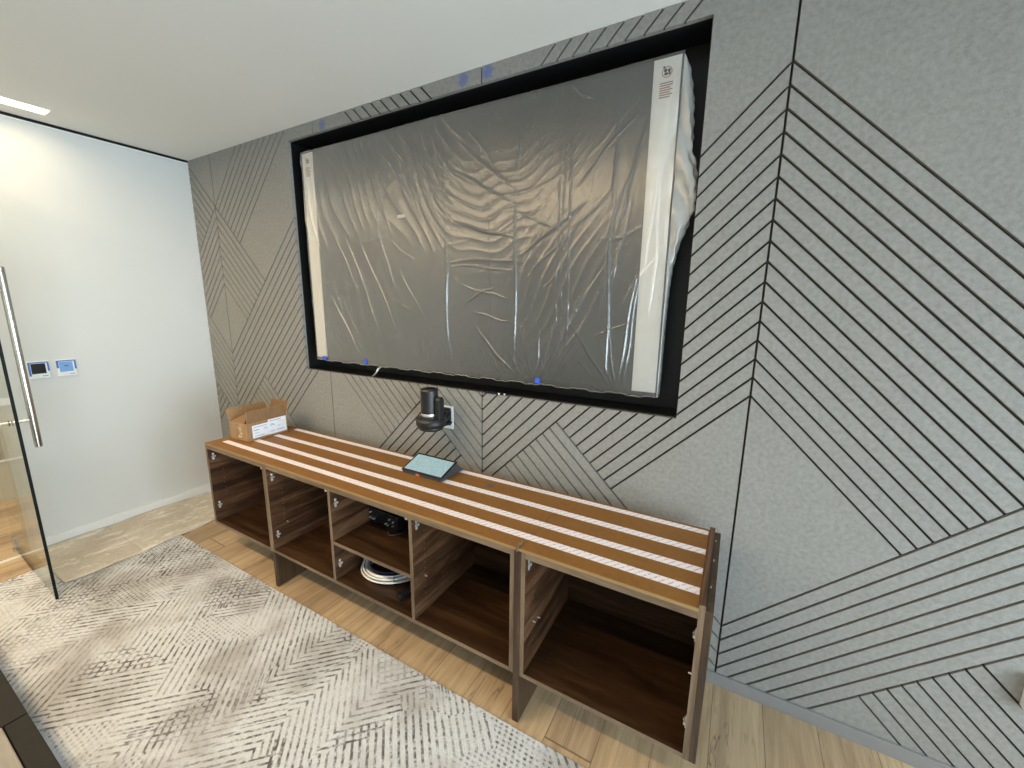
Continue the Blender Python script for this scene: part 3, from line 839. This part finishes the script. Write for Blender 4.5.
# wall bracket
bm = B(); bx(bm, -.045, .045, .050, .128, .002, .016); bx(bm, -.03, .03, .128, .1368, -.012, .09)
obj('wall_bracket', bm, M['blackpl'], pc, bevel=.003)
bm = B(); tube(bm, [(.045, .05, .035), (.048, .09, .055), (.036, .122, .075), (.020, .126, .070)], .006, 10)
tube(bm, [(.035, .06, .03), (.038, .09, .075), (.030, .118, .055)], .005, 10)
bx(bm, .004, .038, .085, .128, .024, .078)
obj('plug', bm, M['blackpl'], pc, bevel=.002)
bm = B(); bx(bm, -.053, -.041, -.0655, -.064, .040, .044)
for v in bm.verts: v.co = Matrix.Rotation(math.radians(-8), 4, 'Z') @ v.co
bmesh.ops.translate(bm, verts=bm.verts, vec=(0, -.0035, 0)); obj('maker_mark', bm, M['white'], pc)

# ------------------------------------------------------------------ display, protective strips, film
dp_ = tag(empty('wall_display', (2.5325, .030, 1.279)), 'huge wall display in the black recess, screen covered with plastic film', 'display')
DWH, DH = 1.1465, 1.318
bm = B(); bx(bm, -DWH, DWH, .004, .060, 0, DH); obj('housing', bm, M['blackpl'], dp_, bevel=.002)
bm = B(); bx(bm, -DWH+.004, DWH-.004, .002, .004, .010, DH-.006); obj('screen', bm, plain('dark_display_glass', (.028, .030, .032), .35, .5), dp_)
bm = B(); bx(bm, -.6, .6, .060, .1275, .3, .95); obj('rear_mount', bm, M['black'], dp_)
def strip(x0, x1, label):
    t = tag(empty('cardboard_strip', ((x0+x1)/2, .0318, 1.283)), label, 'protective strip', 'white protective strips at the sides of the display')
    hw_ = (x1-x0)/2
    bm = B(); bx(bm, -hw_, hw_, -.0035, 0, .004, 1.312); o = obj('strip', bm, M['foam'], t, bevel=.0008)
    # handling mark: ring with two hands, and a block of faded red writing
    bm = B(); 
    for (cx, cz, r0, r1) in ((0, 1.262, .016, .0195),):
        pts0 = [(cx+r0*math.cos(a*math.pi/16), cz+r0*math.sin(a*math.pi/16)) for a in range(32)]
        pts1 = [(cx+r1*math.cos(a*math.pi/16), cz+r1*math.sin(a*math.pi/16)) for a in range(32)]
        A = [bm.verts.new((x, -.0041, z)) for x, z in pts0]; Bv = [bm.verts.new((x, -.0041, z)) for x, z in pts1]
        for i in range(32): bm.faces.new([A[i], Bv[i], Bv[(i+1) % 32], A[(i+1) % 32]])
    obj('mark_ring', bm, M['redink'], t)
    bm = B()
    for (cx, cz, rx, rz) in ((-.006, 1.268, .006, .007), (.007, 1.267, .006, .006), (-.003, 1.256, .008, .005), (.009, 1.257, .004, .006), (-.012, 1.280, .004, .004)):
        bm.faces.new([bm.verts.new((cx+rx*math.cos(a*math.pi/6), -.0042, cz+rz*math.sin(a*math.pi/6))) for a in range(12)])
    obj('mark_hands', bm, M['darkink'], t)
    bm = B()
    for r in range(7):
        z = 1.226-.0082*r; bx(bm, -.024, .024-(.008 if r in (2, 4, 6) else 0), -.0041, -.0036, z-.0032, z+.0012)
    obj('mark_writing', bm, M['redink'], t)
    return t
strip(1.388, 1.490, 'narrow white protective strip at the left side of the covered display')
strip(3.572, 3.674, 'wide looking white protective strip at the right side of the covered display')
o = box_obj('sticker', (2.196, 2.252, .0285, .0318, 2.138, 2.154), M['white']); tag(o, 'tiny white sticker on the covered display', 'sticker')
bm = B(); bx(bm, 2.206, 2.242, .0282, .0285, 2.145, 2.148); obj('sticker_print', bm, M['redink'], o)

CREASES = [(2.537,2.67,2.547,2.021,4),(2.548,2.071,2.559,1.338,6),(2.567,2.02,2.531,1.336,4),(2.984,2.578,2.975,2.24,5),(2.969,2.24,2.972,1.328,6),(2.829,2.393,2.826,1.305,2),(3.236,2.583,3.248,1.343,3),(3.218,2.568,3.227,1.341,2),(3.19,2.593,3.206,1.339,2),(2.059,2.409,2.003,1.495,3),(1.557,2.581,1.683,2.181,5),(1.671,2.586,1.861,2.143,5),(1.808,2.607,2.002,2.187,4),(1.953,2.615,2.153,2.02,6),(2.083,2.628,2.315,2.195,5),(2.16,2.629,2.397,2.083,7),(2.264,2.639,2.55,2.156,6),(2.356,2.65,2.61,2.238,4),(2.458,2.649,2.705,2.25,4),(1.746,2.607,1.843,2.327,4),(1.885,2.605,2.044,2.303,4),(1.58,2.208,1.875,1.678,4),(1.577,1.919,1.757,1.388,4),(1.756,2.075,2.048,1.405,6),(1.871,2.05,2.214,1.384,5),(1.558,1.754,1.845,1.315,7),(1.425,1.676,1.604,1.332,5),(1.675,1.741,1.886,1.363,4),(2.024,2.141,2.181,1.679,4),(2.121,2.022,2.323,1.891,3),(2.17,1.897,2.42,1.512,3),(2.544,1.882,2.997,1.869,4),(2.57,1.86,2.97,1.818,3),(2.667,1.666,2.867,1.752,4),(2.588,2.083,2.973,1.978,5),(2.615,2.473,2.97,2.187,6),(2.659,2.556,2.881,2.274,4),(2.58,2.337,2.965,2.129,5),(2.997,1.898,3.201,2.033,5),(3.027,1.779,3.276,1.993,5),(3.051,1.918,3.339,2.112,5),(3.109,1.731,3.238,1.856,3),(2.635,1.76,2.955,1.683,3),(2.699,1.629,2.957,1.573,3),(3.45,2.561,3.439,2.062,5),(3.439,2.062,3.457,1.301,7),(3.523,2.132,3.435,1.685,4),(3.57,2.421,3.456,1.939,5),(3.541,2.281,3.396,1.9,4),(3.549,2.443,3.268,2.161,4),(3.564,1.843,3.503,1.306,9),(3.58,1.842,3.531,1.295,6),(3.461,2.255,3.406,1.551,3),(3.11,1.29,3.323,1.684,5),(3.11,1.29,3.23,1.684,4),(3.11,1.29,3.426,1.848,5),(3.088,1.298,3.114,1.539,4),(3.175,1.336,3.364,1.631,4),(3.5,1.273,3.412,1.685,4),(3.486,1.281,3.396,1.551,3),(2.979,1.298,2.763,1.494,5),(2.937,1.304,2.673,1.618,3),(2.888,1.31,2.801,1.421,3),(2.488,1.332,2.383,1.51,3),(2.376,1.335,2.344,1.48,3),(2.629,1.321,2.697,1.442,3),(1.882,1.311,1.753,1.55,4),(1.882,1.311,1.642,1.415,3),(3.68,2.468,3.625,1.948,5),(3.644,2.51,3.594,1.989,5),(3.638,2.408,3.591,1.686,4),(3.634,2.081,3.625,1.56,3),(3.687,2.258,3.677,1.727,4),(2.983,2.679,3.086,2.557,5),(2.904,2.685,2.975,2.538,4),(2.85,2.681,2.879,2.515,4),(2.795,2.68,2.823,2.482,4),(3.008,2.685,2.958,2.604,4),(3.227,2.585,3.341,2.504,5),(3.085,2.589,3.039,2.443,3)]

FX0, FX1, FZ0, FZ1 = 1.384, 3.684, 1.268, 2.602
nx, nz = 880, 510
xs = np.linspace(FX0, FX1, nx+1); zs = np.linspace(FZ0, FZ1, nz+1)
XX, ZZ = np.meshgrid(xs, zs)
rng = np.random.default_rng(7)
Hh = np.zeros_like(XX)
def ridge(x0, z0, x1, z1, amp, wd, bow=0.0):
    dx, dz = x1-x0, z1-z0; L = math.hypot(dx, dz); ux, uz = dx/L, dz/L
    s = ((XX-x0)*ux+(ZZ-z0)*uz)/L
    d = (XX-x0)*(-uz)+(ZZ-z0)*ux+bow*np.sin(np.pi*np.clip(s, 0, 1))+.004*np.sin(s*9+x0*40)
    taper = np.clip(np.minimum(s, 1-s)*4, 0, 1); taper = np.where((s < 0) | (s > 1), 0, taper)
    a = np.abs(d)/wd
    return amp*taper*np.exp(-a**1.5)
for c in CREASES:
    vf = 1.9 if abs(c[0]-c[2]) < .04 else 1.15
    Hh += ridge(*c[:4], .00080*c[4]*vf, .0026+.0003*c[4], rng.uniform(-.01, .01))
for i in range(90):            # many small folds that fan out from the fixed edges
    side = i % 3
    if side == 0: x0, z0 = rng.uniform(FX0+.1, 2.6), FZ1; a = rng.uniform(-1.30, -.95)
    elif side == 1: x0, z0 = rng.uniform(FX0+.1, FX1-.2), FZ0+.02; a = rng.uniform(.9, 2.3)
    else: x0, z0 = rng.uniform(FX0+.1, FX1-.2), rng.uniform(FZ0+.2, FZ1-.3); a = rng.uniform(-.5, 1.6)
    L = rng.uniform(.12, .45)
    Hh += ridge(x0, z0, x0+L*math.cos(a), z0+L*math.sin(a), rng.uniform(.0008, .0022), rng.uniform(.003, .008), rng.uniform(-.02, .02))
# soft gathers under the top edge, leaning right on the left half
def sharp(t): return (1-np.abs(np.sin(t)))**1.6
g = np.clip((ZZ-(1.98+.10*np.sin(XX*7)))/.35, 0, 1)*np.clip((2.72-XX)/.25, 0, 1)
lean = .30+.34*(XX-1.6)
Hh += .0085*g*sharp((XX+lean*(ZZ-2.6))*44+1.1*np.sin(XX*13)+.5*np.sin(ZZ*15))
# swags sagging across the middle
q = ZZ-1.35*(XX-2.85)**2
g2 = np.exp(-((XX-2.72)/.42)**2-((q-2.08)/.26)**2)
Hh += .0023*g2*sharp(q*56+1.6*np.sin(XX*8)+.8*np.sin(XX*23+ZZ*9))
# pleats falling down the left half and fanning upward right of centre
g3 = np.clip((2.45-XX)/.5, 0, 1)*np.exp(-((ZZ-1.62)/.26)**2)
Hh += .0032*g3*sharp((XX+.42*(ZZ-1.6))*37+1.3*np.sin(ZZ*9+XX*4))
g4 = np.exp(-((XX-3.2)/.22)**2-((ZZ-1.75)/.30)**2)
Hh += .0026*g4*sharp((XX-.62*(ZZ-1.3))*52+1.2*np.sin(ZZ*11))
Hh += .0018*np.sin(XX*5+ZZ*3)+.0015*np.sin(ZZ*7-XX*4)
YY = .0225-Hh
YY = np.minimum(YY, .0265)
verts = np.stack([XX.ravel(), YY.ravel(), ZZ.ravel()], 1)
idx = np.arange((nx+1)*(nz+1)).reshape(nz+1, nx+1)
faces = np.stack([idx[:-1, :-1].ravel(), idx[:-1, 1:].ravel(), idx[1:, 1:].ravel(), idx[1:, :-1].ravel()], 1)
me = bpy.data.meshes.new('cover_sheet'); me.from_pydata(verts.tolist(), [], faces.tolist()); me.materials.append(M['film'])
for p in me.polygons: p.use_smooth = True
fm = tag(empty('plastic_cover', (0, 0, 0)), 'wrinkled clear plastic film taped over the display', 'plastic film')
o = bpy.data.objects.new('cover_sheet', me); COL.objects.link(o); o.parent = fm
# loose side of the bag bulging on the right, and its lower hem
bm = B(); rows = []
prof = [(2.590, .006), (2.55, .022), (2.48, .036), (2.42, .046), (2.34, .050), (2.25, .055), (2.20, .072), (2.12, .082), (2.05, .080), (1.97, .060), (1.90, .034), (1.82, .018), (1.70, .010), (1.5, .007), (1.35, .007), (1.268, .004)]
pz = [p[0] for p in prof][::-1]; pb = [p[1] for p in prof][::-1]
NZs, NU = 150, 22
for j in range(NZs+1):
    z = 1.268+(2.590-1.268)*j/NZs; b = float(np.interp(z, pz, pb)); row = []
    for i in range(NU+1):
        a = math.pi*i/NU                       # half loop from the front edge round to the back
        cr = .006*math.sin(z*41+i*1.1)*b/.08+.004*math.sin(z*95-i*.8)*b/.08
        x = 3.682+(b+cr)*math.sin(a)**.8
        y = .024+.070*(1-math.cos(a))/2+.008*math.sin(z*27+i*.6)*b/.08-.022*math.sin(a)*b/.08
        row.append(bm.verts.new((min(x, NX1-.004), y, z)))
    rows.append(row)
for p, q in zip(rows, rows[1:]):
    for i in range(NU): bm.faces.new([p[i], p[i+1], q[i+1], q[i]])
obj('loose_side', bm, M['film_loose'], fm, smooth=True)
# gathered hems: bottom and a torn tail
bm = B(); pts = []
for i in range(120):
    x = FX0+.01+(FX1-FX0-.02)*i/119
    pts.append((x, .0195+.0015*math.sin(i*1.3), 1.268+.004*math.sin(i*.7)+.003*math.sin(i*2.1)))
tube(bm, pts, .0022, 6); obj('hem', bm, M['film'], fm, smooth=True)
bm = B(); tp = [(2.015, -.004+.022, 1.268), (2.012, -.006, 1.250), (2.004, -.010, 1.232), (1.985, -.010, 1.215), (1.968, -.007, 1.203)]
a = None
for i, p in enumerate(tp):
    w_ = (.016, .018, .014, .012, .006)[i]
    b_ = (bm.verts.new((p[0]-w_/2, p[1], p[2])), bm.verts.new((p[0], p[1]-.004, p[2]+.002)), bm.verts.new((p[0]+w_/2, p[1], p[2])))
    if a: bm.faces.new([a[0], a[1], b_[1], b_[0]]); bm.faces.new([a[1], a[2], b_[2], b_[1]])
    a = b_
o = obj('torn_tail', bm, M['film_loose'], fm, smooth=True); s = o.modifiers.new('t', 'SOLIDIFY'); s.thickness = .0008
for x, z, w_, lab in ((1.480, 1.283, .042, 'blue masking tape scrap at the lower left corner of the film'), (1.882, 1.290, .034, 'blue masking tape scrap on the film hem, second from the left'),
                (3.111, 1.288, .030, 'blue masking tape scrap on the film hem toward the right')):
    bm = B(); N6 = 8
    pts = [(-w_/2, -.013), (w_/2-.004, -.015), (w_/2, .004), (w_/2-.006, .014), (-w_/2+.003, .012)]
    prism(bm, pts, -.0008, .0)
    o = obj('masking_tape', bm, M['bluetape']); o.location = (x, .0148, z); tag(o, lab, 'masking tape', 'blue tape scraps holding the film')

# small infrared receiver under the recess
ir = tag(empty('sensor_bar', (2.888, 0.006, NZ0+.006)), 'slim black sensor with two white dots on the bottom edge of the recess', 'sensor')
bm = B(); bx(bm, -.085, .060, -.014, .004, -.004, .006); obj('body', bm, M['gloss'], ir, bevel=.002)
bm = B(); lathe(bm, [(.0055, -.0150), (.0055, -.0138)], (.012, 0, .001), 14, 'y'); obj('indicator', bm, M['white'], ir)
bm = B(); lathe(bm, [(.0045, -.0150), (.0045, -.0138)], (.046, 0, .002), 14, 'y'); obj('indicator', bm, M['white'], ir)

# ------------------------------------------------------------------ contents of the middle cabinet
SHZ = .4645
av = tag(empty('media_unit', (2.385, -.365, SHZ+.001), math.radians(-4)), 'small black electronics unit on the shelf of the middle cabinet', 'electronics')
bm = B(); bx(bm, -.115, .115, 0, .20, .010, .088); obj('case', bm, M['blackpl'], av, bevel=.003)
bm = B(); bx(bm, -.110, .110, -.003, 0, .014, .084); obj('faceplate', bm, M['gloss'], av, bevel=.001)
for sx_ in (-.095, .075):
    for sy_ in (.01, .16): box_obj('foot', (sx_, sx_+.02, sy_, sy_+.02, 0, .010), M['blackpl'], av)
for x, z in ((-.095, .060), (-.098, .030), (-.080, .028), (-.066, .028), (.030, .030), (.046, .026), (.082, .030), (.090, .056), (.060, .062)):
    bm = B(); lathe(bm, [(.0045, -.0105), (.0045, -.003)], (x, 0, z), 10, 'y'); obj('connector', bm, M['nickel'], av)
bm = B(); tube(bm, [(.08, -.004, .03), (.085, -.035, .024), (.10, -.045, .004), (.12, -.03, .004), (.15, .02, .006), (.19, .10, .02)], .0035, 8)
obj('lead', bm, M['blackpl'], av, smooth=True)

cc = tag(empty('cable_coil', (2.452, -.358, CB+TH+.001)), 'coil of white cable with dark strands in the lower bay of the middle cabinet', 'cable')
def loops(k0, k1, mat, nm, seed, rr0):
    rg = random.Random(seed); bm = B()
    for k in range(k0, k1):
        r = rr0+rg.uniform(-.014, .014); zc = .006+.0085*(k % 5)+rg.uniform(0, .002); ox, oy = rg.uniform(-.006, .006), rg.uniform(-.006, .006)
        ph = rg.uniform(0, 6)
        pts = [(ox+r*math.cos(a)*1.04, oy+r*math.sin(a)*.98, max(.0048, zc+.004*math.sin(2*a+ph))) for a in [2*math.pi*i/56 for i in range(56)]]
        tube(bm, pts, .0046, 8, True)
    return obj(nm, bm, mat, cc, smooth=True)
loops(0, 7, M['cable_w'], 'white_loops', 3, .158); loops(7, 13, M['cable_w'], 'white_loops', 5, .132)
loops(3, 6, M['cable_b'], 'dark_loops', 8, .128)
bm = B(); tube(bm, [(.100+.022*math.cos(a), -.103-.022*math.cos(a), .024+.030*math.sin(a)) for a in [2*math.pi*i/20 for i in range(20)]], .0018, 6, True)
obj('cable_tie', bm, M['blackpl'], cc)
ad = tag(empty('power_plug', (2.670, -.498, CB+TH+.001), math.radians(-20)), 'black power plug and lead lying in front of the white cable coil', 'plug')
bm = B(); bx(bm, -.020, .020, -.045, .004, 0.0, .034); bx(bm, -.013, .013, .004, .032, .004, .028); obj('plug_body', bm, M['blackpl'], ad, bevel=.004)
bm = B(); tube(bm, [(0, .02, .013), (.004, .05, .03), (-.004, .075, .055), (.010, .10, .045), (.015, .13, .02), (.0, .17, .006), (-.02, .24, .006)], .0042, 8)
tube(bm, [(.012, .0, .020), (.022, .03, .045), (.012, .06, .06), (.0, .09, .03), (-.01, .12, .008)], .0036, 8)
obj('lead', bm, M['blackpl'], ad, smooth=True)

# ------------------------------------------------------------------ wall controls
def control(y, z, scr, label, blue):
    t = tag(empty('wall_control', (0, y, z)), label, 'wall control', 'film covered wall controls by the door')
    bm = B(); bx(bm, 0, .012, -.047, .047, -.056, .056); obj('body', bm, M['white'], t, bevel=.003)
    bm = B(); bx(bm, .012, .0155, -.034, .030, -.026, .040); s = obj('screen', bm, scr, t, bevel=.001)
    bm = B()
    bx(bm, .0122, .0135, -.0465, -.036, (-.040 if blue else .0), .050); bx(bm, .0122, .0135, -.036, .044, .043, .050)
    bx(bm, .0122, .0135, .038, .0465, -.012, .043)
    obj('protective_film', bm, M['bluefilm'], t)
    bm = B(); bx(bm, .012, .0124, .010, .036, -.045, -.041); obj('print', bm, M['ink'], t)
    if not blue:
        bm = B(); bx(bm, .0155, .0158, -.012, .008, .010, .016); obj('screen_text', bm, M['ink'], s)
    return t
control(-1.010, 1.207, M['gloss'], 'wall control nearest the glass door, with a dark screen and blue film', True)
control(-.884, 1.206, M['bluescreen'], 'wall control further from the glass door, with a pale blue screen', False)

# ------------------------------------------------------------------ outlet on the felt wall, far right
op = tag(empty('surface_outlet', (4.938, 0, .445)), 'white surface box on the felt wall at the right edge', 'outlet')
bm = B(); bx(bm, -.038, .038, -.034, 0, -.060, .060); obj('box', bm, M['white'], op, bevel=.004)
bm = B(); bx(bm, -.018, .018, -.0355, -.034, -.034, .034); obj('insert', bm, M['white'], op, bevel=.001)
# fallen screws on the floor behind the cabinets are too small to see; two wood chips in front of them
for x, y, r, lab in ((2.245, -.60, .4, 'pale wood splinter on the floor in front of the middle cabinet'),):
    bm = B(); bx(bm, -.035, .035, -.0025, .0025, 0, .003); o = obj('wood_splinter', bm, M['card_edge']); o.location = (x, y, 0.0); o.rotation_euler = (0, 0, -r); tag(o, lab, 'splinter')

# ------------------------------------------------------------------ conference table at the lower left
tb = tag(empty('conference_table', (1.95, -2.35, 0)), 'dark conference table with a grey wood inlay at the lower left', 'table')
TZ = .75
bm = B(); bx(bm, -1.05, .7155, -.66, .69, TZ-.035, TZ); obj('dark_top', bm, M['tabletop'], tb, bevel=.002)
bm = B(); bx(bm, .7175, 1.25, .655, .69, TZ-.035, TZ-.001); obj('dark_border', bm, M['tabletop'], tb, bevel=.002)
bm = B(); bx(bm, .7175, 1.25, -.66, .653, TZ-.035, TZ+.001); obj('light_inlay', bm, M['tablelight'], tb, bevel=.002)
for s in (-.75, .85):
    bm = B(); bx(bm, s-.05, s+.05, -.42, .42, .010, TZ-.035); obj('leg_panel', bm, M['tabletop'], tb, bevel=.003)

# ------------------------------------------------------------------ lights
def area(name, loc, rot, sx, sy, power, col):
    l = bpy.data.lights.new(name, 'AREA'); l.shape = 'RECTANGLE'; l.size = sx; l.size_y = sy; l.energy = power; l.color = col
    o = bpy.data.objects.new(name, l); o.location = loc; o.rotation_euler = rot; COL.objects.link(o); return o
DAY = 96; LIN = 80
for i, (a, b) in enumerate(wins):
    area('daylight', (RX1+.30, (a+b)/2, (WZ0+WZ1)/2), (0, math.radians(90), 0), WZ1-WZ0, b-a, DAY*(b-a), (.70, .835, 1.0))
area('light_strip', ((SX0+SX1)/2, (SY0+SY1)/2, H+.040), (0, 0, 0), SX1-SX0-.03, SY1-SY0-.02, 8.5, (1, .74, .36))
# warm linear light over the table, behind the camera's view
t = tag(empty('linear_light', (1.75, -2.02, H)), 'long warm surface mounted linear ceiling light over the conference table', 'light')
bm = B(); bx(bm, -1.45, 1.45, -.05, .05, -.03, 0); obj('housing', bm, M['base_white'], t, bevel=.002)
area('linear_lamp', (1.75, -2.02, H-.034), (0, 0, 0), 2.86, .085, LIN, (1, .76, .47))
area('corridor_lamp', (-.7, -1.6, H-.02), (0, 0, 0), .12, 2.0, 22, (1, .88, .68))

W = bpy.data.worlds.new('sky'); S.world = W; W.use_nodes = True
W.node_tree.nodes['Background'].inputs[0].default_value = (.75, .87, 1, 1)
W.node_tree.nodes['Background'].inputs[1].default_value = 1.0

# ------------------------------------------------------------------ camera
cd = bpy.data.cameras.new('camera'); cam = bpy.data.objects.new('camera', cd); COL.objects.link(cam)
cd.sensor_fit = 'HORIZONTAL'; cd.sensor_width = 36; cd.lens = 405.28/1024*36; cd.clip_start = .02
R_ = Vector((.87362493, .48644219, .0123884)); U_ = Vector((-.10319445, .16033173, .98165403)); F_ = Vector((-.47553169, .85887585, -.19026793))
m = Matrix((R_, U_, -F_)).transposed().to_4x4(); m.translation = Vector((3.96671980, -1.79371559, 1.65585220))
cam.matrix_world = m
S.camera = cam
S.view_settings.view_transform = 'Standard'; S.view_settings.look = 'None'
S.view_settings.gamma = 1; S.view_settings.use_curve_mapping = False
S.view_settings.exposure = -0.12
